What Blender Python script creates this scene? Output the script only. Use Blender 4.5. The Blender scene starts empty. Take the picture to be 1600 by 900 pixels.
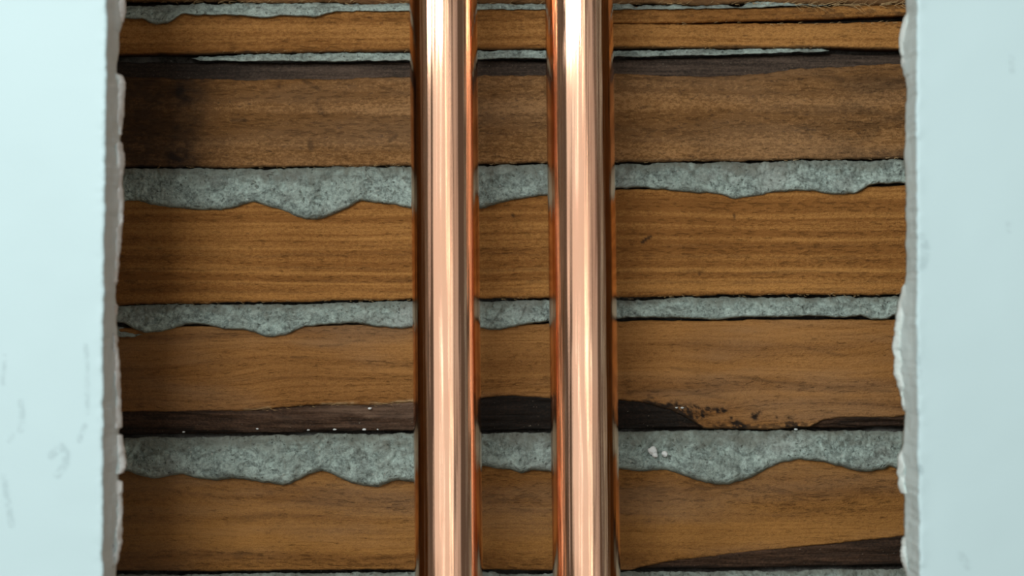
import bpy, math
import mathutils
import numpy as np

# ------------------------------------------------------------------ camera, world, lights, exposure
S = bpy.context.scene
COL = S.collection
FPX = 2609.0            # focal length in pixels of the 1600 px wide frame
CAM = -0.60             # the camera stands 0.60 m in front of the lath faces (y = 0), looking along +y

cam_data = bpy.data.cameras.new('camera')
cam_data.sensor_width = 36.0
cam_data.lens = 36.0 * FPX / 1600.0
cam_data.clip_start = 0.01
cam_data.dof.use_dof = True
cam_data.dof.focus_distance = 0.580
cam_data.dof.aperture_fstop = 8.0
camera = bpy.data.objects.new('camera', cam_data)
COL.objects.link(camera)
camera.location = (0, CAM, 0)
camera.rotation_euler = (math.pi / 2, 0, 0)
S.camera = camera

world = bpy.data.worlds.new('room_light')
S.world = world
world.use_nodes = True
world.node_tree.nodes['Background'].inputs[0].default_value = (1.0, 0.90, 0.78, 1)
world.node_tree.nodes['Background'].inputs[1].default_value = 0.10


def area_light(name, loc, target, sx, sy, power, col):
    d = bpy.data.lights.new(name, 'AREA')
    d.shape = 'RECTANGLE'
    d.size, d.size_y, d.energy, d.color = sx, sy, power, col
    o = bpy.data.objects.new(name, d)
    COL.objects.link(o)
    o.location = loc
    v = np.array(target, float) - np.array(loc, float)
    v /= np.linalg.norm(v)
    o.rotation_euler = mathutils.Vector(v).to_track_quat('-Z', 'Y').to_euler()
    return o


area_light('bright_room_wall', (-0.32, -1.55, 0.0), (0, 0, 0), 2.2, 0.84, 4.5, (1.0, 0.985, 0.96))
area_light('dim_room_wall', (1.02, -1.45, 0.0), (0, 0, 0), 0.45, 0.84, 0.46, (1.0, 0.97, 0.93))
area_light('key_window', (-0.20, -0.90, 0.32), (0, 0, 0), 0.26, 0.22, 4.1, (0.97, 1.0, 0.99))
area_light('left_window', (-0.66, -0.86, 0.45), (0, 0, 0), 0.36, 0.5, 2.8, (0.97, 1.0, 0.99))
area_light('right_fill', (0.95, -1.15, 0.75), (0, 0, 0), 0.6, 0.6, 1.2, (0.96, 0.98, 1.0))  # added fill from the right, lightens the left sheet's cut edge
area_light('strip_lamp', (0.33, -1.60, 0.0), (0, 0, 0), 0.055, 0.9, 0.48, (1.0, 0.93, 0.78))
area_light('window_gap_low', (-0.43, -1.52, -0.20), (0, 0, 0), 0.05, 0.34, 0.13, (1.0, 1.0, 1.0))
area_light('window_gap_high', (-0.43, -1.52, 0.22), (0, 0, 0), 0.05, 0.22, 0.075, (1.0, 1.0, 1.0))

S.view_settings.view_transform = 'Standard'
S.view_settings.look = 'None'
S.view_settings.gamma = 1.0
S.view_settings.exposure = 0.0

# ------------------------------------------------------------------ helpers


def wx(px, y): return (np.asarray(px, float) - 800.0) / FPX * (np.asarray(y, float) - CAM)
def wz(py, y): return (450.0 - np.asarray(py, float)) / FPX * (np.asarray(y, float) - CAM)


def hash3(ix, iy, iz, seed):
    h = (ix.astype(np.int64) * 374761393 + iy.astype(np.int64) * 668265263 + iz.astype(np.int64) * 2147483647 + seed * 974711) & 0xFFFFFFFF
    h = ((h ^ (h >> 13)) * 1274126177) & 0xFFFFFFFF
    h = ((h ^ (h >> 15)) * 2246822519) & 0xFFFFFFFF
    return ((h ^ (h >> 16)) & 0xFFFFFF) / float(0xFFFFFF) * 2 - 1


def vnoise(x, y, z=0.0, seed=0):
    x, y, z = np.broadcast_arrays(np.asarray(x, float), np.asarray(y, float), np.asarray(z, float))
    x0, y0, z0 = np.floor(x), np.floor(y), np.floor(z)
    fx, fy, fz = x - x0, y - y0, z - z0
    fx, fy, fz = [f * f * f * (f * (f * 6 - 15) + 10) for f in (fx, fy, fz)]
    r = 0
    for i in (0, 1):
        for j in (0, 1):
            for k in (0, 1):
                w = (fx if i else 1 - fx) * (fy if j else 1 - fy) * (fz if k else 1 - fz)
                r = r + w * hash3(x0 + i, y0 + j, z0 + k, seed)
    return r


def fbm(x, y, z=0.0, seed=0, octv=4, gain=0.5):
    r, a, f, t = 0, 1.0, 1.0, 0
    for o in range(octv):
        r = r + a * vnoise(np.asarray(x) * f, np.asarray(y) * f, np.asarray(z) * f, seed + o * 17)
        t += a
        a *= gain
        f *= 2.03
    return r / t * 1.6


def sstep(a, b, x):
    t = np.clip((np.asarray(x, float) - a) / (b - a), 0, 1)
    return t * t * (3 - 2 * t)


def curve(pts, px):
    p = np.array(pts, float)
    return np.interp(px, p[:, 0], p[:, 1])


def link(name, me, mat, parent=None):
    o = bpy.data.objects.new(name, me)
    COL.objects.link(o)
    if mat is not None:
        for m in (mat if isinstance(mat, (list, tuple)) else [mat]):
            me.materials.append(m)
    if parent is not None:
        o.parent = parent
    return o


def tag(o, label=None, cat=None, group=None, kind=None):
    for k, v in (('label', label), ('category', cat), ('group', group), ('kind', kind)):
        if v:
            o[k] = v
    return o


def grid_mesh(name, X, Y, Z, attrs=None, wrap=False, caps=False, smooth=True, flip=False):
    """rows x cols of points; wrap closes the rows into a tube along the columns, caps close its two ends"""
    nr, nc = X.shape
    co = np.stack([X, Y, Z], -1).reshape(-1, 3)
    r = np.arange(nr if wrap else nr - 1)
    c = np.arange(nc - 1)
    R, C = np.meshgrid(r, c, indexing='ij')
    R2 = (R + 1) % nr
    q = np.stack([R * nc + C, R2 * nc + C, R2 * nc + C + 1, R * nc + C + 1], -1).reshape(-1, 4)
    if flip:
        q = q[:, ::-1]
    loops = q.reshape(-1)
    starts = np.arange(len(q)) * 4
    tot = np.full(len(q), 4)
    if caps:
        a = np.arange(nr) * nc
        b = (np.arange(nr) * nc + nc - 1)[::-1]
        if flip:
            a, b = a[::-1], b[::-1]
        a = a[::-1]
        b = b[::-1]
        a, b = a[::-1], b
        n = len(loops)
        loops = np.concatenate([loops, a[::-1], b[::-1]])
        starts = np.concatenate([starts, [n, n + nr]])
        tot = np.concatenate([tot, [nr, nr]])
    me = bpy.data.meshes.new(name)
    me.vertices.add(len(co))
    me.vertices.foreach_set('co', co.astype(np.float32).ravel())
    me.loops.add(len(loops))
    me.loops.foreach_set('vertex_index', loops.astype(np.int32))
    me.polygons.add(len(starts))
    me.polygons.foreach_set('loop_start', starts.astype(np.int32))
    me.polygons.foreach_set('loop_total', tot.astype(np.int32))
    if smooth:
        me.polygons.foreach_set('use_smooth', np.ones(len(starts), bool))
    me.update(calc_edges=True)
    me.validate()
    for k, v in (attrs or {}).items():
        at = me.attributes.new(k, 'FLOAT', 'POINT')
        at.data.foreach_set('value', np.broadcast_to(v, X.shape).astype(np.float32).ravel())
    return me


def box_mesh(name, x0, x1, y0, y1, z0, z1):
    v = [(x, y, z) for x in (x0, x1) for y in (y0, y1) for z in (z0, z1)]
    f = [(0, 1, 3, 2), (4, 6, 7, 5), (0, 4, 5, 1), (2, 3, 7, 6), (0, 2, 6, 4), (1, 5, 7, 3)]
    me = bpy.data.meshes.new(name)
    me.from_pydata(v, [], f)
    me.update()
    return me


# ------------------------------------------------------------------ materials
class NT:
    def __init__(self, name):
        self.m = bpy.data.materials.new(name)
        self.m.use_nodes = True
        self.t = self.m.node_tree
        self.b = self.t.nodes['Principled BSDF']
        self.co = self.n('ShaderNodeTexCoord').outputs['Object']

    def n(self, kind, **kw):
        x = self.t.nodes.new(kind)
        for k, v in kw.items():
            setattr(x, k, v)
        return x

    def put(self, sock, v):
        if hasattr(v, 'is_output') or isinstance(v, bpy.types.NodeSocket):
            self.t.links.new(v, sock)
        else:
            sock.default_value = v

    def mapping(self, scale, loc=(0, 0, 0), src=None):
        m = self.n('ShaderNodeMapping')
        self.put(m.inputs['Vector'], src or self.co)
        m.inputs['Scale'].default_value = scale
        m.inputs['Location'].default_value = loc
        return m.outputs[0]

    def noise(self, scale, loc=(0, 0, 0), detail=3.0, rough=0.55, dist=0.0, src=None):
        x = self.n('ShaderNodeTexNoise')
        self.put(x.inputs['Vector'], self.mapping(scale, loc, src))
        x.inputs['Scale'].default_value = 1.0
        x.inputs['Detail'].default_value = detail
        x.inputs['Roughness'].default_value = rough
        x.inputs['Distortion'].default_value = dist
        return x.outputs['Fac']

    def math(self, op, a, b=0.0, c=None, clamp=False):
        x = self.n('ShaderNodeMath', operation=op, use_clamp=clamp)
        self.put(x.inputs[0], a)
        self.put(x.inputs[1], b)
        if c is not None:
            self.put(x.inputs[2], c)
        return x.outputs[0]

    def rng(self, v, a, b, c=0.0, d=1.0, smooth=True):
        x = self.n('ShaderNodeMapRange', interpolation_type='SMOOTHSTEP' if smooth else 'LINEAR')
        self.put(x.inputs['Value'], v)
        for i, q in zip(('From Min', 'From Max', 'To Min', 'To Max'), (a, b, c, d)):
            x.inputs[i].default_value = q
        return x.outputs['Result']

    def mix(self, fac, a, b, blend='MIX'):
        x = self.n('ShaderNodeMix', data_type='RGBA', blend_type=blend)
        self.put(x.inputs[0], fac)
        self.put(x.inputs[6], a if not isinstance(a, tuple) else (*a, 1)[:4])
        self.put(x.inputs[7], b if not isinstance(b, tuple) else (*b, 1)[:4])
        return x.outputs[2]

    def attr(self, name):
        return self.n('ShaderNodeAttribute', attribute_name=name).outputs['Fac']

    def bump(self, h, strength, dist):
        x = self.n('ShaderNodeBump')
        x.inputs['Strength'].default_value = strength
        x.inputs['Distance'].default_value = dist
        self.put(x.inputs['Height'], h)
        self.t.links.new(x.outputs[0], self.b.inputs['Normal'])

    def done(self, color, rough, spec=0.3):
        self.put(self.b.inputs['Base Color'], color if not isinstance(color, tuple) else (*color, 1)[:4])
        self.put(self.b.inputs['Roughness'], rough)
        self.b.inputs['Specular IOR Level'].default_value = spec
        return self.m


def wood(name, light, mid, dark, seed, ring=240.0, ring_amt=0.5, wave=0.6, speck=0.5, gray=0.0):
    """rough sawn softwood: grain along x, growth ring bands across z, saw fuzz, stains and painted shade from the mesh's own stain layer"""
    t = NT(name)
    L = (seed * 1.37, seed * 0.71, seed * 2.13)
    warp = t.noise((7, 7, 22), L, 2.0)
    sep = t.n('ShaderNodeSeparateXYZ')
    t.put(sep.inputs[0], t.co)
    z2 = t.math('MULTIPLY_ADD', t.math('SUBTRACT', warp, 0.5), 0.02 * wave, sep.outputs[2])
    cmb = t.n('ShaderNodeCombineXYZ')
    t.put(cmb.inputs[0], sep.outputs[0])
    t.put(cmb.inputs[1], sep.outputs[1])
    t.put(cmb.inputs[2], z2)
    gc = cmb.outputs[0]
    rings = t.noise((2.5, 2, ring), L, 2.0, 0.5, src=gc)
    streak = t.noise((14, 8, 900), L, 3.0, 0.6, src=gc)
    fibre = t.noise((240, 60, 1000), L, 3.0, 0.65, src=gc)
    fuzz = t.noise((700, 500, 1300), L, 4.0, 0.75)
    blot = t.noise((13, 10, 40), L, 3.0, 0.5)
    fine = t.noise((2300, 1500, 2900), L, 1.0, 0.5)
    f = t.rng(rings, 0.36, 0.66)
    f = t.math('MULTIPLY', f, ring_amt)
    f = t.math('ADD', f, t.math('MULTIPLY', t.rng(streak, 0.35, 0.7), 0.30))
    f = t.math('ADD', f, t.math('MULTIPLY', t.rng(fuzz, 0.38, 0.62), 0.66 * speck + 0.06))
    f = t.math('ADD', f, t.math('MULTIPLY_ADD', t.rng(fine, 0.35, 0.65), 0.26, -0.13))
    f = t.math('ADD', f, t.math('MULTIPLY', t.rng(blot, 0.35, 0.7), 0.25))
    f = t.rng(f, 0.16, 1.0, smooth=False)
    c = t.mix(f, light, mid)
    dash = t.rng(t.math('ADD', t.math('MULTIPLY', fibre, 0.7), t.math('MULTIPLY', rings, 0.3)), 0.54, 0.68)
    c = t.mix(t.math('MULTIPLY', dash, 0.42), c, dark)
    dots = t.rng(t.noise((330, 300, 720), L, 3.0, 0.6), 0.60, 0.72)
    c = t.mix(t.math('MULTIPLY', dots, 0.55 * speck + 0.1), c, dark)
    if gray:
        g = t.rng(t.noise((11, 6, 60), (L[1], L[2], L[0]), 3.0), 0.42, 0.68)
        c = t.mix(t.math('MULTIPLY', g, gray), c, (0.30, 0.235, 0.165))
    c = t.mix(t.math('MULTIPLY', t.attr('pale'), t.rng(fuzz, 0.3, 0.6, 0.4, 1.0), clamp=True), c, (0.50, 0.33, 0.165))
    st = t.attr('stain_shade')
    sn = t.math('MULTIPLY', st, t.rng(t.noise((260, 200, 500), L, 3.0), 0.25, 0.6, 0.75, 1.0), clamp=True)
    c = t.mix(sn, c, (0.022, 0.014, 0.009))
    h = t.math('ADD', t.math('MULTIPLY', t.math('ADD', fuzz, t.math('MULTIPLY', fine, 0.4)), 0.55), t.math('MULTIPLY', streak, 0.6))
    h = t.math('SUBTRACT', h, t.math('MULTIPLY', dash, 0.4))
    t.bump(h, 0.9, 0.0009)
    return t.done(c, t.rng(fibre, 0.2, 0.8, 0.62, 0.9), 0.22)


def bark(name, base, high, seed):
    t = NT(name)
    L = (seed * 1.9, seed, seed * 0.7)
    a = t.noise((40, 60, 700), L, 4.0, 0.6, 0.6)
    b = t.noise((1000, 900, 1400), L, 3.0, 0.6)
    fl = t.attr('stain_shade')
    f = t.math('ADD', t.math('MULTIPLY', t.rng(a, 0.35, 0.72), 0.6), t.math('MULTIPLY', t.rng(b, 0.35, 0.75), 0.5))
    c = t.mix(t.math('MULTIPLY', f, 0.9, clamp=True), base, high)
    c = t.mix(t.math('MULTIPLY', t.attr('pale'), t.rng(a, 0.3, 0.6, 0.5, 1.0), clamp=True), c, (0.17, 0.105, 0.068))
    c = t.mix(t.math('MULTIPLY', fl, t.rng(b, 0.35, 0.7, 1.0, 0.86)), c, (0.010, 0.008, 0.006))
    c = t.mix(t.rng(t.noise((1500, 1500, 1700), (seed, 3, 2), 1.0), 0.74, 0.80), c, (0.25, 0.21, 0.16))
    t.bump(t.math('ADD', a, t.math('MULTIPLY', b, 0.5)), 0.8, 0.001)
    return t.done(c, 0.8, 0.25)


def plaster(name, seed, tint=(0.40, 0.50, 0.455)):
    t = NT(name)
    L = (seed * 3.1, seed * 0.3, seed)
    a = t.noise((150, 150, 230), L, 6.0, 0.72, 1.2)
    b = t.noise((900, 800, 900), L, 4.0, 0.75)
    c0 = t.noise((38, 30, 60), L, 2.0)
    lo = tuple(q * 0.34 for q in tint)
    hi = tuple(min(1, q * 1.38) for q in tint)
    f = t.math('ADD', t.math('MULTIPLY', t.rng(a, 0.36, 0.64), 0.55), t.math('MULTIPLY', t.rng(b, 0.36, 0.64), 0.45))
    c = t.mix(f, lo, hi)
    c = t.mix(t.math('MULTIPLY', t.rng(c0, 0.5, 0.72), 0.45), c, (0.35, 0.36, 0.33))
    pore = t.rng(t.noise((680, 500, 680), L, 1.5), 0.64, 0.74)
    c = t.mix(t.math('MULTIPLY', pore, 0.6), c, (0.10, 0.115, 0.10))
    grain = t.rng(t.noise((900, 800, 900), (L[1], L[0], 4), 1.0), 0.70, 0.78)
    c = t.mix(t.math('MULTIPLY', grain, 0.5), c, (0.66, 0.66, 0.58))
    darkening = t.math('MULTIPLY', t.attr('stain_shade'), t.rng(b, 0.3, 0.65, 0.5, 1.0), clamp=True)
    c = t.mix(darkening, c, (0.155, 0.155, 0.12))
    h = t.math('ADD', t.math('MULTIPLY', a, 0.7), t.math('MULTIPLY', b, 0.5))
    h = t.math('SUBTRACT', h, t.math('MULTIPLY', pore, 0.4))
    t.bump(h, 0.9, 0.0013)
    return t.done(c, 0.92, 0.15)


M = {}
WOOD = ((0.43, 0.225, 0.078), (0.265, 0.120, 0.036), (0.085, 0.036, 0.011))
M['wood_top'] = wood('wood_top', (0.40, 0.21, 0.08), (0.25, 0.12, 0.04), (0.08, 0.04, 0.015), 9, 200, .5)
M['wood_split'] = wood('wood_split', (0.50, 0.245, 0.070), (0.270, 0.114, 0.026), WOOD[2], 1, 230, .6, .4, .6)
M['wood_rough'] = wood('wood_rough', (0.41, 0.216, 0.080), (0.205, 0.096, 0.028), (0.070, 0.032, 0.012), 2, 150, .45, .7, 1.0, .14)
M['wood_orange'] = wood('wood_orange', (0.52, 0.252, 0.068), (0.290, 0.120, 0.027), (0.10, 0.042, 0.011), 3, 330, .62, .35, .55)
M['wood_wavy'] = wood('wood_wavy', (0.43, 0.206, 0.060), (0.250, 0.107, 0.026), WOOD[2], 4, 130, .55, 1.5, .3, .25)
M['wood_low'] = wood('wood_low', (0.41, 0.196, 0.050), (0.230, 0.099, 0.023), WOOD[2], 5, 120, .5, 1.2, .35, .2)
M['bark_gray'] = bark('bark_gray', (0.030, 0.021, 0.015), (0.135, 0.094, 0.068), 1)
M['bark_brown'] = bark('bark_brown', (0.034, 0.018, 0.010), (0.130, 0.070, 0.040), 2)
M['plaster'] = plaster('plaster', 1)
M['plaster_back'] = plaster('plaster_back', 7, (0.09, 0.085, 0.075))


def copper():
    t = NT('copper')
    geo = t.n('ShaderNodeTexCoord').outputs['Normal']
    s = t.n('ShaderNodeSeparateXYZ')
    t.put(s.inputs[0], t.co)
    # drawing lines run along the tube: noise squeezed along z
    l1 = t.noise((620, 620, 1.2), (0, 0, 0), 2.0, 0.5)
    l2 = t.noise((2600, 2600, 5.0), (3, 1, 0), 1.0, 0.5)
    tar = t.noise((60, 60, 22), (1, 5, 2), 4.0, 0.6)
    c = t.mix(t.rng(tar, 0.42, 0.68, 0.0, 0.5), (0.95, 0.585, 0.40), (0.91, 0.49, 0.31))
    spot = t.rng(t.noise((420, 420, 300), (7, 7, 1), 1.0), 0.80, 0.84)
    c = t.mix(t.math('MULTIPLY', spot, 0.5), c, (0.35, 0.17, 0.09))
    t.put(t.b.inputs['Metallic'], 1.0)
    t.bump(t.math('ADD', l1, t.math('MULTIPLY', l2, 0.15)), 0.24, 0.0009)
    return t.done(c, t.rng(tar, 0.35, 0.75, 0.06, 0.11), 0.5)


M['copper'] = copper()


def painted(name, col, sc):
    t = NT(name)
    n = t.noise((9, 9, 6), (2, 0, 1), 3.0)
    c = t.mix(t.rng(n, 0.4, 0.65), col, tuple(q * 0.975 for q in col))
    c = t.mix(t.attr('stain_shade'), c, sc)
    t.bump(t.noise((500, 500, 500), (0, 0, 0), 2.0), 0.10, 0.0004)
    return t.done(c, 0.55, 0.35)


M['paint'] = painted('aqua_white_paint', (0.63, 0.83, 0.86), (0.36, 0.50, 0.53))


def chalky(name, a, b, bump=0.5):
    t = NT(name)
    n = t.noise((260, 260, 200), (1, 2, 3), 4.0, 0.6)
    f = t.noise((1800, 1800, 1800), (1, 2, 3), 2.0, 0.6)
    c = t.mix(t.rng(n, 0.35, 0.7), a, b)
    t.bump(t.math('ADD', n, t.math('MULTIPLY', f, 0.5)), bump, 0.0008)
    return t.done(c, 0.9, 0.15)


M['gypsum_gray'] = chalky('gypsum_gray', (0.80, 0.92, 0.93), (0.74, 0.86, 0.87))
M['gypsum_aqua'] = chalky('gypsum_aqua', (0.68, 0.81, 0.80), (0.62, 0.75, 0.74))
M['torn_paper'] = chalky('torn_paper', (0.86, 0.89, 0.87), (0.74, 0.77, 0.75), 0.5)
M['torn_paper_aqua'] = chalky('torn_paper_aqua', (0.74, 0.83, 0.80), (0.64, 0.74, 0.71), 0.5)
M['stud_wood'] = wood('stud_wood', (0.42, 0.27, 0.13), (0.32, 0.19, 0.08), (0.15, 0.08, 0.03), 6)

# ------------------------------------------------------------------ the lath and plaster wall
PXL, PXR = -760.0, 2360.0


def px_columns(step=2.0):
    return np.concatenate([np.arange(PXL, 150, 24.0), np.arange(150, 1450, step), np.arange(1450, PXR + 1, 24.0)])


wall = bpy.data.objects.new('wall_back', None)
COL.objects.link(wall)
tag(wall, 'old lath and plaster wall of brown boards and grey-green plaster seen through the opening', 'wall', kind='structure')


def strip(name, mat, top, bot, parent, seed, y0=0.0, thick=0.0075, nface=44, rough=1.0, depth=None, stain_shade=None,
          step=2.0, xr=None, rnd=0.0008, pale=None):
    """a long solid slat: top / bot are edge lines, depth(v, px) pushes the face back, the edges are rounded and uneven"""
    px = px_columns(step)
    if xr:
        px = px[(px >= xr[0]) & (px <= xr[1])]
    mm = 1 / 0.23
    t_ = curve(top, px) if not callable(top) else top(px)
    b_ = curve(bot, px) if not callable(bot) else bot(px)
    jag = lambda sd: rough * (1.3 * fbm(px / 60, 0 * px, 0, sd, 3) + 0.7 * fbm(px / 9, 0 * px, 1.5, sd + 5, 2))
    t_ = t_ + jag(seed)
    b_ = b_ + jag(seed + 50)
    b_ = np.maximum(b_, t_ + 0.4)
    v = np.concatenate([[0, 0], 0.5 - 0.5 * np.cos(np.pi * (0.06 + 0.88 * np.linspace(0, 1, nface))), [1, 1]])
    v[2:-2] = (v[2:-2] - v[2]) / (v[-3] - v[2])
    V, P = np.meshgrid(v, px, indexing='ij')
    py = t_[None] + (b_ - t_)[None] * V
    h = (b_ - t_)[None]
    ed = np.minimum(V, 1 - V) * h * 0.00023
    y = y0 + rnd * np.clip(1 - ed / max(rnd, 1e-6), 0, 1) ** 2
    y = y + 0.00035 * fbm(P / 160, py / 30, 0, seed + 9, 3) * rough
    y = y - 0.00012 * fbm(P / 40, py / 3.0, 0, seed + 3, 2)
    if depth is not None:
        y = y + depth(V, P, py)
    y[0] = y[-1] = y0 + thick
    y[1] = np.minimum(y0 + thick - 0.0004, y[2] + rnd * 0.7 + 0.0002)
    y[-2] = np.minimum(y0 + thick - 0.0004, y[-3] + rnd * 0.7 + 0.0002)
    st = np.zeros_like(y) if stain_shade is None else np.clip(stain_shade(P, py), 0, 1)
    pl = np.zeros_like(y) if pale is None else np.clip(pale(P, py), 0, 1)
    me = grid_mesh(name, wx(P, 0 * y), y, wz(py, 0 * y), {'stain_shade': st, 'pale': pl}, wrap=True, caps=True)
    return link(name, me, mat, parent)


def seg(P, py, pts, w):
    """soft mask along a polyline in the board's own face"""
    d = np.full(P.shape, 1e9)
    for (x0, y0), (x1, y1) in zip(pts[:-1], pts[1:]):
        dx, dy = x1 - x0, y1 - y0
        u = np.clip(((P - x0) * dx + (py - y0) * dy) / max(dx * dx + dy * dy, 1e-9), 0, 1)
        d = np.minimum(d, np.hypot(P - x0 - u * dx, py - y0 - u * dy))
    return 1 - sstep(w * 0.45, w, d)


# boards, top to bottom (edge lines traced in the plane of the board faces)
strip('lath', M['wood_top'], [(0, -150)], [(190, 3), (300, 3), (640, 5), (850, 5), (960, 6), (1120, 8), (1180, 3), (1300, 7), (1410, 4)], wall, 11,
      rough=1.4, stain_shade=lambda P, py: 0.55 * sstep(-8, 4, py + 5 * fbm(P / 25, py / 5, 0, 77)))

L2_top = [(190, 16), (640, 12), (960, 10), (1150, 12), (1285, 9), (1410, 7)]
L2_bot = [(190, 86), (400, 82), (640, 80), (750, 77), (855, 76), (960, 75), (1200, 74), (1300, 74), (1410, 77)]
crack_up = [(930, 37.5), (960, 35.6), (1080, 35.2), (1150, 33), (1200, 31.5), (1300, 28.5), (1410, 24), (2360, -2)]
crack_lo = [(930, 37.5), (960, 36.8), (1080, 37.4), (1150, 35.5), (1200, 36), (1250, 36.5), (1300, 35.5), (1410, 32.5), (2360, 36)]


def l2_top(px):
    return np.where(px < 930, curve(L2_top, px), curve(crack_lo, px))


lath2 = strip('lath', M['wood_split'], l2_top, L2_bot, wall, 12, rough=0.8,
              stain_shade=lambda P, py: 0.75 * sstep(5, 0, curve(L2_bot, P) - py + 1.5 * fbm(P / 30, 0 * P, 0, 5)))  # shading of the rounded lower edge painted in as a dark line
tag(lath2, 'orange-brown split lath with a long dark crack')
strip('lath_sliver', M['wood_split'], L2_top, crack_up, lath2, 14, rough=0.35, xr=(930, PXR), nface=16, y0=0.0003,
      stain_shade=lambda P, py: 0.5 * sstep(1150, 1330, P) * sstep(0.38, 0.62, 0.5 + 0.5 * fbm(P / 16, py / 4, 0, 31)))

L3_bound = [(190, 121), (400, 124), (500, 123), (640, 120), (750, 117), (855, 117), (965, 114), (1040, 117), (1100, 118), (1200, 114), (1240, 108), (1300, 104), (1410, 99)]
L3_bot = [(195, 262), (400, 262), (640, 258), (750, 256), (855, 253), (965, 252), (1100, 250), (1200, 251), (1300, 249), (1410, 247)]


def l3_stain(P, py):
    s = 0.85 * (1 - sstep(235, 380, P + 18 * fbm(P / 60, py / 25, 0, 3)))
    s = s + 0.35 * seg(P, py, [(300, 118), (296, 180), (285, 255)], 34) * (0.6 + 0.4 * fbm(P / 14, py / 9, 0, 8))
    s = s + 0.4 * seg(P, py, [(474, 126), (487, 133), (498, 140)], 4) * (0.6 + 0.6 * fbm(P / 5, py / 5, 0, 9))
    s = s + 0.5 * seg(P, py, [(362, 188), (383, 188)], 4) + 0.35 * seg(P, py, [(498, 168), (508, 178)], 8) * (0.6 + 0.7 * fbm(P / 5, py / 4, 0, 29))
    s = s + 0.45 * seg(P, py, [(484, 222), (486, 232)], 6) + 0.45 * seg(P, py, [(609, 220), (620, 211)], 4)
    s = s + 0.4 * seg(P, py, [(752, 165), (760, 175)], 16) * (0.5 + 0.5 * fbm(P / 8, py / 8, 0, 2))
    s = s + 0.15 * seg(P, py, [(1090, 195), (1135, 165)], 2.5) + 0.4 * seg(P, py, [(1000, 168), (1016, 166)], 3)
    s = s + 0.4 * sstep(1180, 1420, P) * sstep(0.4, 0.8, 0.5 + 0.6 * fbm(P / 60, py / 22, 0, 21))
    s = s + 0.5 * sstep(5, 0, curve(L3_bot, P) - py)  # darker along the lower edge
    return s


lath3 = strip('lath', M['wood_rough'], L3_bound, L3_bot, wall, 13, rough=1.2, y0=0.0004, nface=70, stain_shade=l3_stain)
tag(lath3, 'rough grey-brown lath with a dark bark upper edge')
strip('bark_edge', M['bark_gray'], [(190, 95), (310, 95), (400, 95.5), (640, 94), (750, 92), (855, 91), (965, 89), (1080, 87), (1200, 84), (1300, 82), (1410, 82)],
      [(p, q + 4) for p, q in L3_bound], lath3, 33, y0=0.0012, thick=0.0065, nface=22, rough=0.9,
      depth=lambda V, P, py: 0.0032 * (1 - V) ** 1.4 + 0.0003 * fbm(P / 50, py / 3, 0, 6),
      stain_shade=lambda P, py: 0.75 * (1 - sstep(300, 470, P)) + 0.35 * sstep(720, 760, P) * (1 - sstep(830, 980, P)) + 0.3 * sstep(1330, 1420, P))  # left end: plasterboard shadow painted into the bark colour

L4_bot = [(185, 476), (300, 473), (400, 472), (520, 470), (640, 468), (750, 467), (860, 465), (965, 465), (1060, 462), (1200, 461), (1410, 461)]


def l4_stain_shade(P, py):
    s = 0.9 * seg(P, py, [(1003, 379), (1009, 374), (1017, 369)], 3.2) + 0.7 * seg(P, py, [(1147, 336), (1148, 341)], 2.4)
    s = s + 0.8 * seg(P, py, [(801, 336), (802, 337)], 3.5) + 0.7 * seg(P, py, [(1092, 429), (1093, 429)], 2.2)
    s = s + 0.35 * (1 - sstep(190, 330, P)) + 0.35 * sstep(5, 0, curve(L4_bot, P) - py)  # left end darkened as the plasterboard's shadow; lower edge darker too
    for k, (yy, a) in enumerate(((384, .4), (399, .5), (422, .55), (441, .5), (454, .4))):
        q = yy + 4 * fbm(P / 300, 0 * P, k, 4)
        s = s + a * 0.55 * (1 - sstep(1.5, 4.5, np.abs(py - q))) * sstep(0.3, 0.8, 0.55 + 0.5 * fbm(P / 35, py / 3, k, 15))
    return s


tag(strip('lath', M['wood_orange'], [(190, 303), (640, 301), (965, 296), (1410, 290)], L4_bot, wall, 15, rough=1.0, y0=-0.0002, nface=80, stain_shade=l4_stain_shade),
    'orange lath with straight fine grain lines')

L5_fb = [(190, 643), (300, 643), (400, 641), (480, 634), (540, 632), (575, 633), (640, 629), (750, 622), (800, 619), (860, 623), (965, 626), (1000, 628),
         (1024, 634), (1048, 640), (1078, 655), (1100, 669), (1200, 670), (1265, 668), (1288, 656), (1320, 652), (1410, 651)]


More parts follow.
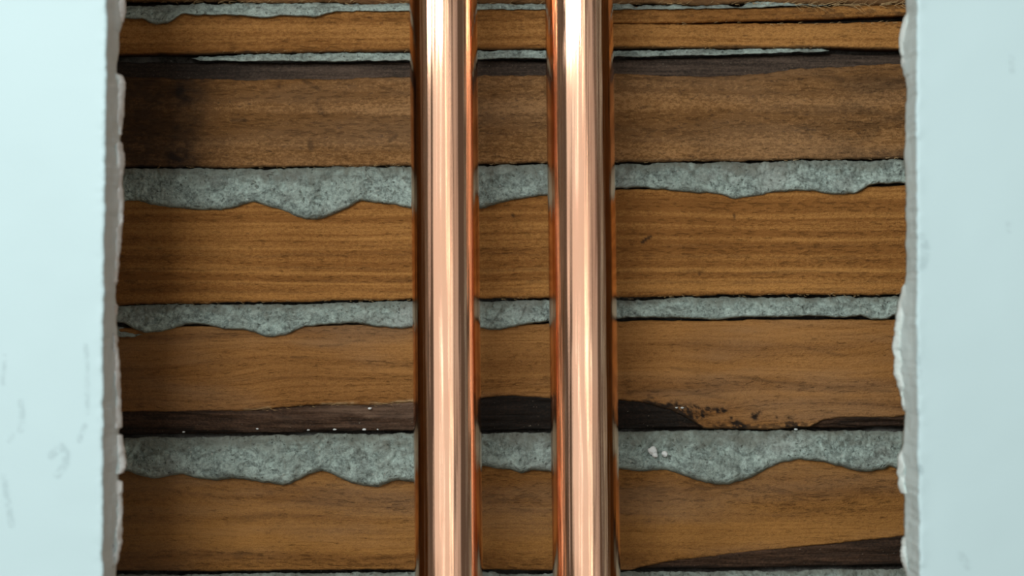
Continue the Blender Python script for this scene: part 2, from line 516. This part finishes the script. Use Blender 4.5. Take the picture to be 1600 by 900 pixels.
def l5_stain_shade(P, py):
    n = fbm(P / 22, py / 9, 0, 41, 4)
    n2 = fbm(P / 6, py / 4, 0, 43, 3)
    n3 = fbm(P / 4.5, py / 4.5, 0, 47, 2)
    s = sstep(940, 965, P) * (1 - sstep(1040, 1115, P + 45 * n + 14 * n2)) * sstep(624, 633, py + 6 * n + 3 * n3)
    gran = sstep(-0.12, 0.16, n3 + 0.4 * n2)
    s = s + 0.95 * gran * sstep(1020, 1045, P) * (1 - sstep(1090, 1106, P + 8 * n2)) * sstep(631, 638, py + 3 * n2) * (1 - sstep(656, 662, py + 6 * n))
    s = s + 0.8 * gran * sstep(1085, 1100, P) * (1 - sstep(1130, 1142, P)) * sstep(635, 638, py) * (1 - sstep(642, 648, py + 6 * n2))
    for cx, cy, w in ((1105, 640, 6), (1124, 642, 5), (1133, 640, 4), (1142, 655, 6), (1149, 662, 8), (1158, 667, 9), (1180, 650, 9), (1186, 646, 5), (1176, 645, 4), (1236, 660, 9), (1244, 665, 8), (1231, 654, 4), (1255, 668, 6), (1213, 652, 3)):
        s = s + 1.3 * np.exp(-((P - cx) ** 2 + (py - cy) ** 2) / (w * w * 0.5)) * np.clip(0.75 + 1.1 * n3 + 0.4 * n2, 0, 1.4)
    s = s + 0.9 * sstep(5, 0, curve(L5_fb, P) - py + 4 * n3) * sstep(1010, 1030, P) * (1 - sstep(1095, 1110, P))
    s = s + 0.75 * sstep(1085, 1120, P) * (1 - sstep(1270, 1300, P)) * sstep(660, 669, py + 7 * n2 + 4 * n)
    s = s + 0.3 * (1 - sstep(190, 300, P))  # plasterboard shadow painted over the left end
    for pts, w, a in (([(455, 558), (512, 559)], 2, .5), ([(500, 541), (530, 539), (562, 531)], 2.2, .45), ([(980, 612), (1060, 610), (1130, 622), (1145, 627)], 4, .3),
                      ([(1050, 575), (1150, 588), (1280, 606), (1410, 612)], 3, .35), ([(1240, 540), (1320, 556)], 2.5, .35), ([(300, 600), (420, 590), (560, 592)], 2.4, .25)):
        s = s + a * seg(P, py, pts, w) * (0.6 + 0.5 * n)
    return s


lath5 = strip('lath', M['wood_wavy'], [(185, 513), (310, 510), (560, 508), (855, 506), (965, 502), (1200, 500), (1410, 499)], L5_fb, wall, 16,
              rough=0.8, y0=0.0002, nface=90, stain_shade=l5_stain_shade,
              pale=lambda P, py: 0.9 * sstep(5.5, 1.5, curve(L5_fb, P) - py + 2 * fbm(P / 25, 0 * P, 0, 92)) * sstep(330, 420, P) * (1 - sstep(660, 800, P)) * sstep(-0.3, 0.3, fbm(P / 40, 0 * P, 0, 93)))
tag(lath5, 'brown wavy-grained lath with charred and bark-dark lower edge')
strip('bark_edge', M['bark_brown'], [(p, q - 4) for p, q in L5_fb], [(190, 682), (400, 678), (640, 675), (750, 675), (860, 673), (970, 672), (1410, 669)],
      lath5, 44, y0=0.0012, thick=0.0065, nface=26, rough=0.7,
      depth=lambda V, P, py: 0.0028 * V ** 1.5 + 0.0006 * fbm(P / 70, py / 6, 0, 16),
      stain_shade=lambda P, py: 0.95 * sstep(690, 752, P) * (1 - sstep(1050, 1120, P)) + 0.45 * (1 - sstep(200, 360, P)) + 0.4 * sstep(1290, 1330, P)  # black char in the middle; left end has the sheet's shade painted in
      + 0.4 * sstep(0.55, 0.8, 0.5 + 0.5 * fbm(P / 40, py / 5, 0, 61)) + 0.4 * sstep(668, 674, py),
      pale=lambda P, py: (sstep(470, 560, P) * (1 - sstep(640, 700, P)) * (1 - sstep(644, 656, py + 7 * fbm(P / 45, 0 * P, 0, 95))) + 0.35 * sstep(360, 420, P) * (1 - sstep(700, 745, P)) * sstep(-0.05, 0.3, fbm(P / 45, py / 6, 0, 96))
                          + 0.5 * sstep(965, 985, P) * (1 - sstep(1060, 1100, P)) * sstep(0.05, 0.35, fbm((P + py) / 9, (P - py) / 5, 0, 97))))

L6_fb = [(190, 893), (640, 891), (755, 891), (860, 892), (985, 892), (1005, 886), (1050, 876), (1100, 871), (1200, 861), (1300, 850), (1410, 838)]


def l6_stain_shade(P, py):
    n = fbm(P / 30, py / 12, 0, 51, 3)
    s = 0.35 * (1 - sstep(190, 300, P)) + 0.4 * sstep(4, 0, curve(L6_fb, P) - py) * (1 - sstep(960, 1000, P))  # painted shadow of the left sheet, then a darker lower edge
    for pts, w, a in (([(985, 815), (1015, 814)], 2, .4), ([(370, 868), (392, 862)], 8, .3), ([(355, 815), (420, 806)], 8, .25), ([(1210, 805), (1260, 800), (1330, 790)], 5, .25),
                      ([(800, 795), (830, 797)], 3, .35)):
        s = s + a * seg(P, py, pts, w) * (0.7 + 0.6 * n)
    return s


lath6 = strip('lath', M['wood_low'], [(185, 722), (640, 716), (1000, 712), (1410, 709)], L6_fb, wall, 17, rough=0.7, y0=0.0001, nface=80, stain_shade=l6_stain_shade)
tag(lath6, 'smooth brown lath with a slanting bark lower edge at right')
strip('bark_edge', M['bark_brown'], [(p, q - 4) for p, q in L6_fb], [(930, 893), (1000, 892), (1200, 889), (1410, 886)], lath6, 55, y0=0.0010, thick=0.0065, nface=22,
      rough=0.7, xr=(975, PXR), depth=lambda V, P, py: 0.0026 * V ** 1.5 + 0.0004 * fbm(P / 70, py / 6, 0, 26),
      stain_shade=lambda P, py: 0.35 * sstep(1200, 1400, P) + 0.5 * sstep(880, 888, py) + 0.3 * sstep(0.5, 0.8, 0.5 + 0.5 * fbm(P / 50, py / 6, 0, 63)))
for k, (a, b, mt) in enumerate(((-395, -192, 'wood_low'), (-600, -410, 'wood_orange'), (-810, -618, 'wood_rough'), (-1020, -826, 'wood_split'), (-1230, -1036, 'wood_low'),
                                (930, 1100, 'wood_orange'), (1132, 1310, 'wood_low'), (1340, 1520, 'wood_wavy'), (1548, 1730, 'wood_rough'), (1760, 1940, 'wood_low'))):
    strip('lath', M[mt], [(0, a)], [(0, b)], wall, 70 + k, nface=14, step=12)

# plaster squeezed through between the boards, each ridge slumping over the board below it


def ridge(name, top, bot, parent, seed, bulge=0.0038, nrow=26, xr=None, step=1.6, mat='plaster', y0=-0.0002, lip=1.0, dark_top=1.0, rough=1.0, pw=1.0):
    px = px_columns(step)
    if xr:
        px = px[(px >= xr[0]) & (px <= xr[1])]
    t_ = curve(top, px) + 1.0 * fbm(px / 24, 0 * px, 0, seed, 2) + 0.8 * fbm(px / 6, 0 * px, 3, seed, 2)
    b_ = curve(bot, px)
    if len(px) > 40:
        k = np.array([1, 2, 3, 2, 1.]) / 9
        b_ = np.convolve(np.pad(b_, 2, mode='edge'), k, mode='valid')
    b_ = b_ + 0.9 * fbm(px / 14, 0 * px, 7, seed + 3, 3)
    b_ = np.maximum(b_, t_ + 0.6)
    taper = np.ones_like(px)
    if xr:
        taper = np.minimum(sstep(xr[0], xr[0] + 14, px) if xr[0] > 0 else 1.0, 1 - sstep(xr[1] - 14, xr[1], px) if xr[1] < 1600 else 1.0)
        mid = (t_ + b_) / 2
        t_ = mid + (t_ - mid) * (0.15 + 0.85 * taper)
        b_ = mid + (b_ - mid) * (0.15 + 0.85 * taper)
    # cross-section: comes out of the gap, rolls forward and down, tucks back under its lip
    a = np.linspace(0, 1, nrow)
    frac = np.concatenate([[0.0], a, [1.0, 0.9]])
    V, P = np.meshgrid(frac, px, indexing='ij')
    H = (b_ - t_)[None]
    py = t_[None] + H * V
    B = bulge * np.clip(H / 55.0, 0.16, 1.5) ** 0.8
    prof = (V ** 0.75) * np.sqrt(np.clip(1 - np.clip((V - 0.70) / 0.30, 0, 1) ** 3.2, 0, 1)) * 1.05
    y = y0 + 0.0011 * (1 - V) - B * prof * pw
    amp = np.sin(np.pi * np.clip(V * 0.86 + 0.10, 0, 1)) ** 0.7
    lump = fbm(P / 42, py / 26, 0, seed + 11, 3)
    fold = 1 - np.abs(fbm((P + 0.7 * py) / 38, py / 60, 0, seed + 19, 2))
    fine = fbm(P / 9, py / 9, 0, seed + 23, 3)
    pit = fbm(P / 3.2, py / 3.2, 0, seed + 29, 2)
    sc = np.clip(H / 45.0, 0.2, 1.0)
    y = y + amp * sc * rough * (-0.0010 * lump - 0.0007 * sstep(0.75, 1.0, fold) + 0.0006 * fine + 0.00038 * pit)
    y[0] = 0.0062
    y[1] = np.maximum(y[1], 0.0002)
    y[-2] = y0 + 0.0004
    y[-1] = 0.0066
    darkening = 0.75 * dark_top * sstep(0.50, 0.0, V + 0.16 * fine + 0.12 * lump) + 0.35 * sstep(2.6, 0.8, np.abs(b_[None] - py) + 0.8 * fine) + 0.25 * sstep(0.1, 0.7, lump)  # plaster darker toward its top, along its lip and on lumps
    me = grid_mesh(name, wx(P, y), y, wz(py, y), {'stain_shade': np.clip(darkening, 0, 1)}, wrap=True, caps=True)
    return link(name, me, M[mat], parent)


def shift(pts, d): return [(a, b + d) for a, b in pts]


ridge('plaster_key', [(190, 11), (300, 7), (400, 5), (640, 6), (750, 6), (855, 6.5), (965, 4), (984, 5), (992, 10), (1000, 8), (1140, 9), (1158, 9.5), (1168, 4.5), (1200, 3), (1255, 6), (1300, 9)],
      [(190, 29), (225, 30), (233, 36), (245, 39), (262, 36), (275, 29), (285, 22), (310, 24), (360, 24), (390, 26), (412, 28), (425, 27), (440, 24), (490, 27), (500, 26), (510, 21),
       (525, 18), (640, 18), (750, 15.5), (855, 15.5), (965, 15.5), (1080, 14), (1140, 12.5), (1170, 12), (1200, 10.5), (1255, 9), (1300, 9.6)], wall, 101, xr=(PXL, 1300), bulge=0.005, pw=1.2, dark_top=0.4)
ridge('plaster_key', [(300, 90), (330, 88), (400, 85), (500, 83.5), (640, 82)], [(300, 94), (330, 95), (400, 96), (500, 96.5), (640, 95), (700, 94)], wall, 102, xr=(300, 700), y0=0.0004, bulge=0.005, dark_top=0.0)
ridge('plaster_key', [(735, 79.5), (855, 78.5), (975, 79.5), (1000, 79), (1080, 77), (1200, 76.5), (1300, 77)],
      [(735, 93), (800, 92), (855, 91.5), (975, 89), (1030, 88.5), (1080, 86.5), (1110, 86.5), (1150, 86), (1200, 83), (1300, 81)], wall, 103, xr=(735, 1296), y0=0.0004, bulge=0.005, dark_top=0.0)
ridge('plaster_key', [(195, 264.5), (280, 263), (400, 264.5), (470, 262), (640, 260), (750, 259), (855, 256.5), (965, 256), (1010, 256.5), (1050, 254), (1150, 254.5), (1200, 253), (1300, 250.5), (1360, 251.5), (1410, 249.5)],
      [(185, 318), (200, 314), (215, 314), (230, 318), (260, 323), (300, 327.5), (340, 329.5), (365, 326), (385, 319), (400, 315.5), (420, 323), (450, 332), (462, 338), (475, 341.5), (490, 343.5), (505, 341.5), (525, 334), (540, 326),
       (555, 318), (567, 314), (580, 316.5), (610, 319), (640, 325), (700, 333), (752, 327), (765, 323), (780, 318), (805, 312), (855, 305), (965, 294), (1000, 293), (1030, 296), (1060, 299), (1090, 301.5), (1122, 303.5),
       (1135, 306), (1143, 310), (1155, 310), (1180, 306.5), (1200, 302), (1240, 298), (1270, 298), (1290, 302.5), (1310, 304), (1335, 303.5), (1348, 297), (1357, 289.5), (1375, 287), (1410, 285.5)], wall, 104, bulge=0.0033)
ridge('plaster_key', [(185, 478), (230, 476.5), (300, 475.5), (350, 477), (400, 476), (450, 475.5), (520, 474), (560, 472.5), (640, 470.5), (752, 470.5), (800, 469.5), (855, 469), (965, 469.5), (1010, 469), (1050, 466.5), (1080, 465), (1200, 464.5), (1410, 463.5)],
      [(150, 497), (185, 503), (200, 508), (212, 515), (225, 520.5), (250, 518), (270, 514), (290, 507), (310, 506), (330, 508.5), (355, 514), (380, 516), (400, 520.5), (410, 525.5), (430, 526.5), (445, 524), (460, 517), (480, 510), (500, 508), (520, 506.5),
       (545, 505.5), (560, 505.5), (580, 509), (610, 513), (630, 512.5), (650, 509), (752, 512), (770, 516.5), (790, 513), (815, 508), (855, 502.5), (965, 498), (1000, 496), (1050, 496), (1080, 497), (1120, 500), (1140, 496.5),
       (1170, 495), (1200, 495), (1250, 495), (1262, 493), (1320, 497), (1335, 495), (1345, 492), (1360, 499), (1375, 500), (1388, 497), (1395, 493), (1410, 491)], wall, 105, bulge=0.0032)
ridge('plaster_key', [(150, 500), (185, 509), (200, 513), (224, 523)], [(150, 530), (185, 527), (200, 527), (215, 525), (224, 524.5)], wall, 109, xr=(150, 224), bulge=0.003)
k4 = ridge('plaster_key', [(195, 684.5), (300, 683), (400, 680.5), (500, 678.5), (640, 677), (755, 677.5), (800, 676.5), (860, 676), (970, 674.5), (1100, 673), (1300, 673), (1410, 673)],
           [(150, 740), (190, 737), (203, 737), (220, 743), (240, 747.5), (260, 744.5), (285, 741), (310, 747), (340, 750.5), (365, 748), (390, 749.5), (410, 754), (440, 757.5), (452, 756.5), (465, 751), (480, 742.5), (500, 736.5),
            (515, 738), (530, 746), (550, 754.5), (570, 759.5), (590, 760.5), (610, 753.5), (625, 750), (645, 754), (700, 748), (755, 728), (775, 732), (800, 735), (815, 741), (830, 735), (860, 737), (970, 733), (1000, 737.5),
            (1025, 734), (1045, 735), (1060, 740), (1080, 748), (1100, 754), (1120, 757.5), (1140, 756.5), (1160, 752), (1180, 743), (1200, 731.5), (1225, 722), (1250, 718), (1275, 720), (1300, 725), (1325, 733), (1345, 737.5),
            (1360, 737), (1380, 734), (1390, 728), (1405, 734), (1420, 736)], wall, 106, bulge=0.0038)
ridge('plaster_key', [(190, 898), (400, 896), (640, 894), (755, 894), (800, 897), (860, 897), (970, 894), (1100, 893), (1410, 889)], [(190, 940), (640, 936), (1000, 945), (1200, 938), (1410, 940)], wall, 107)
for k, (a, b) in enumerate(((-190, -130), (-408, -370), (-616, -580), (-824, -790), (-1034, -1000), (1103, 1150), (1313, 1360), (1523, 1570), (1733, 1780))):
    ridge('plaster_key', [(0, a)], [(0, b), (300, b + 12), (600, b - 6), (900, b + 14), (1200, b)], wall, 120 + k, nrow=14, step=8)

# scratch coat that the boards are bedded against, coloured dark to paint shade into the gaps
o = link('scratch_coat', box_mesh('scratch_coat', wx(PXL, 0), wx(PXR, 0), 0.0078, 0.020, -0.46, 0.46), M['plaster_back'], wall)

# white crumbs stuck on the lowest full ridge
M['crumb'] = chalky('white_crumb', (0.85, 0.90, 0.88), (0.75, 0.80, 0.78))


def crumb(px, py, y, r, seed, parent, mat='crumb', flat=1.0, name='plaster_crumb'):
    th = np.linspace(0, 2 * np.pi, 15)
    ph = np.linspace(0.02, np.pi - 0.02, 9)
    PH, TH = np.meshgrid(ph, th, indexing='ij')
    d = np.stack([np.sin(PH) * np.cos(TH), np.cos(PH), np.sin(PH) * np.sin(TH)])
    rr = r * (1 + 0.35 * fbm(d[0] * 1.7 + seed, d[1] * 1.7, d[2] * 1.7, seed, 2))
    rr[:, -1] = rr[:, 0]
    return link(name, grid_mesh(name, wx(px, y) + d[0] * rr, y + d[1] * rr * 0.7, wz(py, y) + d[2] * rr * flat), M[mat], parent)


crumb(1020, 705, -0.0040, 0.0016, 3, k4)
crumb(1024, 711, -0.0042, 0.0010, 4, k4)
crumb(1039, 709, -0.0045, 0.0011, 5, k4)
for i, (a, b, r) in enumerate(((523, 671, .0006), (569, 671, .0007), (482, 672, .0005), (578, 638, .0007), (590, 671, .0004), (287, 675, .0005), (402, 670, .0005), (1057, 637, .0005), (1066, 637, .0006), (1244, 671, .0007))):
    crumb(a, b, 0.0016 if b > 660 else -0.0002, r, 20 + i, lath5, flat=0.5)


# loose fibres on the sawn edges
def fibres(spec, parent, seed, mat):
    rng = np.random.default_rng(seed)
    vs, fs = [], []
    for (x0, x1, yl, n, ln) in spec:
        for i in range(n):
            x = rng.uniform(x0, x1)
            y = (curve(yl, x) if not np.isscalar(yl) else yl) + rng.normal(0, 1.0)
            a = rng.normal(0, 0.35) + (0 if rng.random() < 0.8 else rng.uniform(-1.2, 1.2))
            L = rng.uniform(0.4, 1.0) * ln
            p = []
            for k in range(4):
                u = k / 3
                p.append((x + L * u * math.cos(a), y + L * u * math.sin(a) + 3 * rng.normal(0, .3) * u, -0.0004 - 0.0012 * math.sin(u * 2.4)))
            w = rng.uniform(0.3, 0.6)
            b = len(vs)
            for k, (q, r, d) in enumerate(p):
                ww = w * (1 - 0.8 * k / 3)
                for c in range(3):
                    an = c * 2.094
                    yy = d + ww * 0.00023 * math.cos(an)
                    vs.append((float(wx(q, 0)), yy, float(wz(r + ww * math.sin(an), 0))))
            for k in range(3):
                for c in range(3):
                    fs.append((b + k * 3 + c, b + k * 3 + (c + 1) % 3, b + k * 3 + 3 + (c + 1) % 3, b + k * 3 + 3 + c))
            fs.append((b + 2, b + 1, b))
            fs.append((b + 9, b + 10, b + 11))
    me = bpy.data.meshes.new('wood_fibres')
    me.from_pydata(vs, [], fs)
    me.update()
    o = link('wood_fibres', me, mat, parent)
    o['kind'] = 'stuff'
    return o


t = NT('fibre')
M['fibre'] = t.done((0.42, 0.29, 0.14), 0.8, 0.2)
fibres([(1240, 1410, 8, 60, 26), (640, 1240, 6, 50, 14), (200, 640, 4, 40, 14), (1050, 1400, 36, 24, 10), (200, 1400, L3_bot, 60, 9), (200, 1400, L4_bot, 70, 9), (400, 660, L5_fb, 20, 12), (300, 1400, L2_bot, 30, 8)], wall, 5, M['fibre'])

# ------------------------------------------------------------------ the two plasterboard sheets that frame the opening
YF, YB = -0.1050, -0.0890       # front face and back face of the board
ZT = 0.44


def rows_px(step=2.0):
    return np.concatenate([np.arange(-1900, -40, 60.0), np.arange(-40, 940, step), np.arange(940, 2790, 60.0)])


def board(side, name, front_pts, back_pts, core_mat, label, stain_shade):
    s = -1 if side == 'left' else 1
    pz = rows_px()
    z = np.clip(wz(pz, YF), -ZT, ZT)
    root = bpy.data.objects.new(name, None)
    COL.objects.link(root)
    tag(root, label, 'wall', kind='structure')
    fx = wx(curve(front_pts, pz), YF) + 0.00022 * fbm(pz / 30, 0 * pz, 0, 3 + s, 3) + 0.00012 * fbm(pz / 7, 0 * pz, 2, 5 + s, 2)
    # painted paper face, 0.6 mm, its cut edge folded in
    cols = np.concatenate([[0, 0, 0.0006, 0.0012], np.arange(0.0018, 0.036, 0.0006), [0.06, 0.1, 0.2, 0.45]])
    X = fx[:, None] + s * cols[None]
    Y = np.full_like(X, YF)
    Z = np.repeat(z[:, None], len(cols), 1)
    Y[:, 0] = YF + 0.0008
    Y[:, 1] = YF + 0.0004
    Y = Y + 0.00010 * fbm(X * 60, Z * 60, 0, 8, 2) - 0.00025 * np.exp(-(cols[None] / 0.0022) ** 2) * (0.6 + 0.9 * fbm(Z * 260, X * 200, 0, 12, 3))
    Y[:, 0] = YF + 0.0008
    PX = 800 + X / (YF - CAM) * FPX
    PY = np.repeat(pz[:, None], len(cols), 1)
    me = grid_mesh('painted_face', X, Y, Z, {'stain_shade': np.clip(stain_shade(PX, PY), 0, 1)}, flip=(s < 0))
    link('painted_face', me, M['paint'], root)
    # chalky core showing on the cut, bulging a little to its ragged back edge
    v = np.linspace(0, 1, 12)
    bx = wx(curve(back_pts, pz), YB)
    Yc = YF + 0.0005 + (YB - YF - 0.0005) * v[None] + 0 * pz[:, None]
    base = fx + s * 0.0002
    Xc = base[:, None] + (np.where(s < 0, np.maximum(bx - base, -0.001), np.minimum(bx - base, 0.001)) * 0.6)[:, None] * (v[None] ** 1.5)
    Zc = np.repeat(z[:, None], 12, 1)
    Xc = Xc + 0.00035 * fbm(Zc * 220, Yc * 260, 0, 21 + s, 3) * v[None]
    wl = 0.45
    Xc = np.concatenate([np.full((len(pz), 1), s * 0.57), Xc, np.full((len(pz), 1), s * 0.57)], 1)
    Yc = np.concatenate([np.full((len(pz), 1), YF + 0.0005), Yc, np.full((len(pz), 1), YB)], 1)
    Zc = np.concatenate([Zc[:, :1], Zc, Zc[:, -1:]], 1)
    link('gypsum_core', grid_mesh('gypsum_core', Xc.T, Yc.T, Zc.T, wrap=True, caps=True, flip=(s > 0)), core_mat, root)
    return root, fx, bx


def torn(root, pts, s, seed, mat, w0=4.0):
    """one ragged tongue of back paper: pts = (py, px of its free edge); it curls out past the cut"""
    p = np.array(pts, float)
    py = np.arange(p[0, 0], p[-1, 0] + .1, 1.0)
    edge = np.interp(py, p[:, 0], p[:, 1]) + 1.0 * fbm(py / 9, 0 * py, 0, seed, 3)
    ends = np.minimum(sstep(p[0, 0], p[0, 0] + 5, py), 1 - sstep(p[-1, 0] - 5, p[-1, 0], py))
    ex = wx(edge, YB)
    root_x = s * 0.1212
    v = np.linspace(0, 1, 9)
    V, PYg = np.meshgrid(v, py, indexing='ij')
    reach = (ex - root_x) * (0.15 + 0.85 * ends)
    X = root_x - s * (-0.0) + reach[None] * V
    thick = 0.0030 * (0.35 + 0.65 * ends)[None] * np.sin(np.pi * np.clip(0.15 + 0.85 * V, 0, 1)) ** 0.6
    lump = fbm(PYg / 26, V * 1.5, 0, seed + 4, 3)
    Yf = YB - 0.0002 - thick * (0.85 + 0.55 * lump)
    Yf[0] = YB - 0.004
    Yf[-1] = YB - 0.0004
    Yb = np.full_like(Yf, YB + 0.0005)
    Xa = np.concatenate([X, X[::-1]], 0)
    Ya = np.concatenate([Yf, Yb[::-1]], 0)
    Pz = np.concatenate([PYg, PYg[::-1]], 0)
    me = grid_mesh('torn_paper', Xa, Ya, wz(Pz, YB), wrap=True, caps=True, flip=(s > 0))
    return link('torn_paper', me, mat, root)


def left_scuffs(PX, PY):
    n = fbm(PX / 9, PY / 9, 0, 71, 3)
    n3 = fbm(PX / 4, PY / 4, 0, 72, 2)
    s = 0
    for pts, w, a in (([(134, 540), (137, 570), (136, 610), (137, 645)], 5, .38), ([(133, 665), (124, 688)], 6, .45), ([(80, 712), (96, 698), (104, 708), (103, 726), (90, 742)], 8, .42),
                      ([(7, 556), (5, 600)], 4, .4), ([(33, 628), (35, 648), (32, 672)], 7, .35), ([(6, 745), (12, 780), (18, 820)], 7, .38), ([(20, 680), (14, 690)], 5, .25)):
        s = s + a * seg(PX, PY, pts, w) * np.clip(0.75 + 0.6 * n + 0.4 * n3, 0, 1)
    return s + 0 * PX


def right_scuffs(PX, PY):
    n = fbm(PX / 7, PY / 7, 0, 81, 3)
    s = 0
    for pts, w, a in (([(1440, 372), (1447, 392), (1441, 415)], 10, .35), ([(1437, 730), (1438, 738)], 6, .75), ([(1433, 640), (1434, 700)], 4, .5), ([(1432, 535), (1436, 590)], 7, .35), ([(1502, 868), (1512, 885)], 9, .28),
                      ([(1580, 90), (1582, 110)], 7, .25), ([(1575, 350), (1577, 360)], 6, .2)):
        s = s + a * seg(PX, PY, pts, w) * np.clip(0.7 + 0.8 * n, 0, 1)
    return s + 0 * PX


LB = [(0, 196), (20, 196), (36, 192), (40, 188), (60, 186), (85, 184), (112, 184), (118, 190), (130, 196), (150, 195), (180, 193), (212, 190), (216, 193), (224, 190), (240, 194), (260, 194), (290, 190), (300, 193), (330, 193), (360, 190),
      (400, 187), (440, 183), (450, 181), (480, 184), (540, 184), (570, 187), (630, 189), (660, 190), (700, 194), (725, 197), (735, 194), (745, 190), (760, 191), (800, 192), (850, 190), (865, 187), (880, 184), (900, 184)]
RB = [(0, 1415), (25, 1414), (45, 1407), (60, 1405), (80, 1406), (108, 1410), (112, 1414), (130, 1417), (200, 1415), (250, 1414), (300, 1416), (400, 1416), (440, 1415), (450, 1410), (470, 1404), (500, 1400), (530, 1396), (545, 1394),
      (560, 1398), (585, 1396), (600, 1402), (620, 1408), (640, 1411), (700, 1410), (715, 1403), (740, 1402), (765, 1405), (775, 1409), (800, 1412), (830, 1412), (850, 1408), (875, 1408), (890, 1413), (900, 1413)]
wl, _, _ = board('left', 'wall_left', [(0, 166.5), (200, 164.5), (450, 162), (700, 160.5), (900, 160)], LB, M['gypsum_gray'],
                 'pale aqua painted plasterboard left of the opening, with grey cut edge', left_scuffs)
wr, _, _ = board('right', 'wall_right', [(0, 1432), (450, 1433), (700, 1434.5), (900, 1438)], RB, M['gypsum_aqua'],
                 'pale aqua painted plasterboard right of the opening, with torn cut edge', right_scuffs)


def pick(tab, a, b):
    p = np.array(tab, float)
    ys = np.unique(np.concatenate([[a, b], p[(p[:, 0] > a) & (p[:, 0] < b), 0]]))
    return [(y, float(np.interp(y, p[:, 0], p[:, 1]))) for y in ys]


for i, (a, b) in enumerate(((-60, 39), (113, 215), (219, 446), (474, 494), (520, 672), (676, 743), (748, 884))):
    torn(wl, pick(LB, a, b), -1, 200 + i, M['torn_paper'])
for i, (a, b) in enumerate(((20, 111), (436, 645), (698, 774), (836, 896))):
    torn(wr, pick(RB, a, b), 1, 230 + i, M['torn_paper_aqua'])

# studs and plates that carry the boards (outside the opening)
for s, nm in ((-1, 'wall_stud'), (1, 'wall_stud')):
    tag(link(nm, box_mesh(nm, min(s * .19, s * .228), max(s * .19, s * .228), YB + 0.0002, -0.0105, -0.44, 0.44), M['stud_wood']),
        'hidden softwood stud behind the %s plasterboard' % ('left' if s < 0 else 'right'), 'stud', kind='structure')
tag(link('sole_plate', box_mesh('sole_plate', -.57, .57, -0.105, 0.02, -0.478, -0.4605), M['stud_wood']), 'softwood plate below the wall', 'plate', kind='structure')
tag(link('head_plate', box_mesh('head_plate', -.57, .57, -0.105, 0.02, 0.4605, 0.478), M['stud_wood']), 'softwood plate above the wall', 'plate', kind='structure')


# ------------------------------------------------------------------ copper pipes
def pipe(label, top_px, bot_px):
    yc, R, wall_t = -0.0535, 0.0111, 0.0011
    xt, xb = wx(top_px, yc), wx(bot_px, yc)
    zt, zb = wz(0, yc), wz(900, yc)
    m = (xt - xb) / (zt - zb)
    xm = (xt + xb) / 2
    z = np.linspace(-0.46, 0.46, 47)
    na = 160
    th = np.linspace(0, 2 * np.pi, na + 1)[:-1]
    ring = []
    for r, zz in [(R, q) for q in z] + [(R - wall_t, q) for q in z[::-1]]:
        ring.append((r, zz))
    rr = np.array([q[0] for q in ring])
    zz = np.array([q[1] for q in ring])
    TH, RR = np.meshgrid(th, rr, indexing='ij')
    ZZ = np.repeat(zz[None], na, 0)
    wob = 1 + 0 * TH
    X = RR * np.cos(TH) * wob + m * ZZ
    Y = RR * np.sin(TH) * wob
    # rows = angle (closed), columns = along the outside and back up the inside; the rim faces come with it
    X2 = np.concatenate([X, X[:, :1]], 1)
    Y2 = np.concatenate([Y, Y[:, :1]], 1)
    Z2 = np.concatenate([ZZ, ZZ[:, :1]], 1)
    me = grid_mesh('copper_pipe', X2, Y2, Z2, wrap=True, flip=True)
    o = link('copper_pipe', me, M['copper'])
    o.location = (float(xm), yc, 0)
    return tag(o, label, 'pipe', 'copper pipes in the wall opening')


pipe('left one of the two shiny upright copper pipes', 692.5, 701.5)
pipe('right one of the two shiny upright copper pipes', 904.5, 916.5)
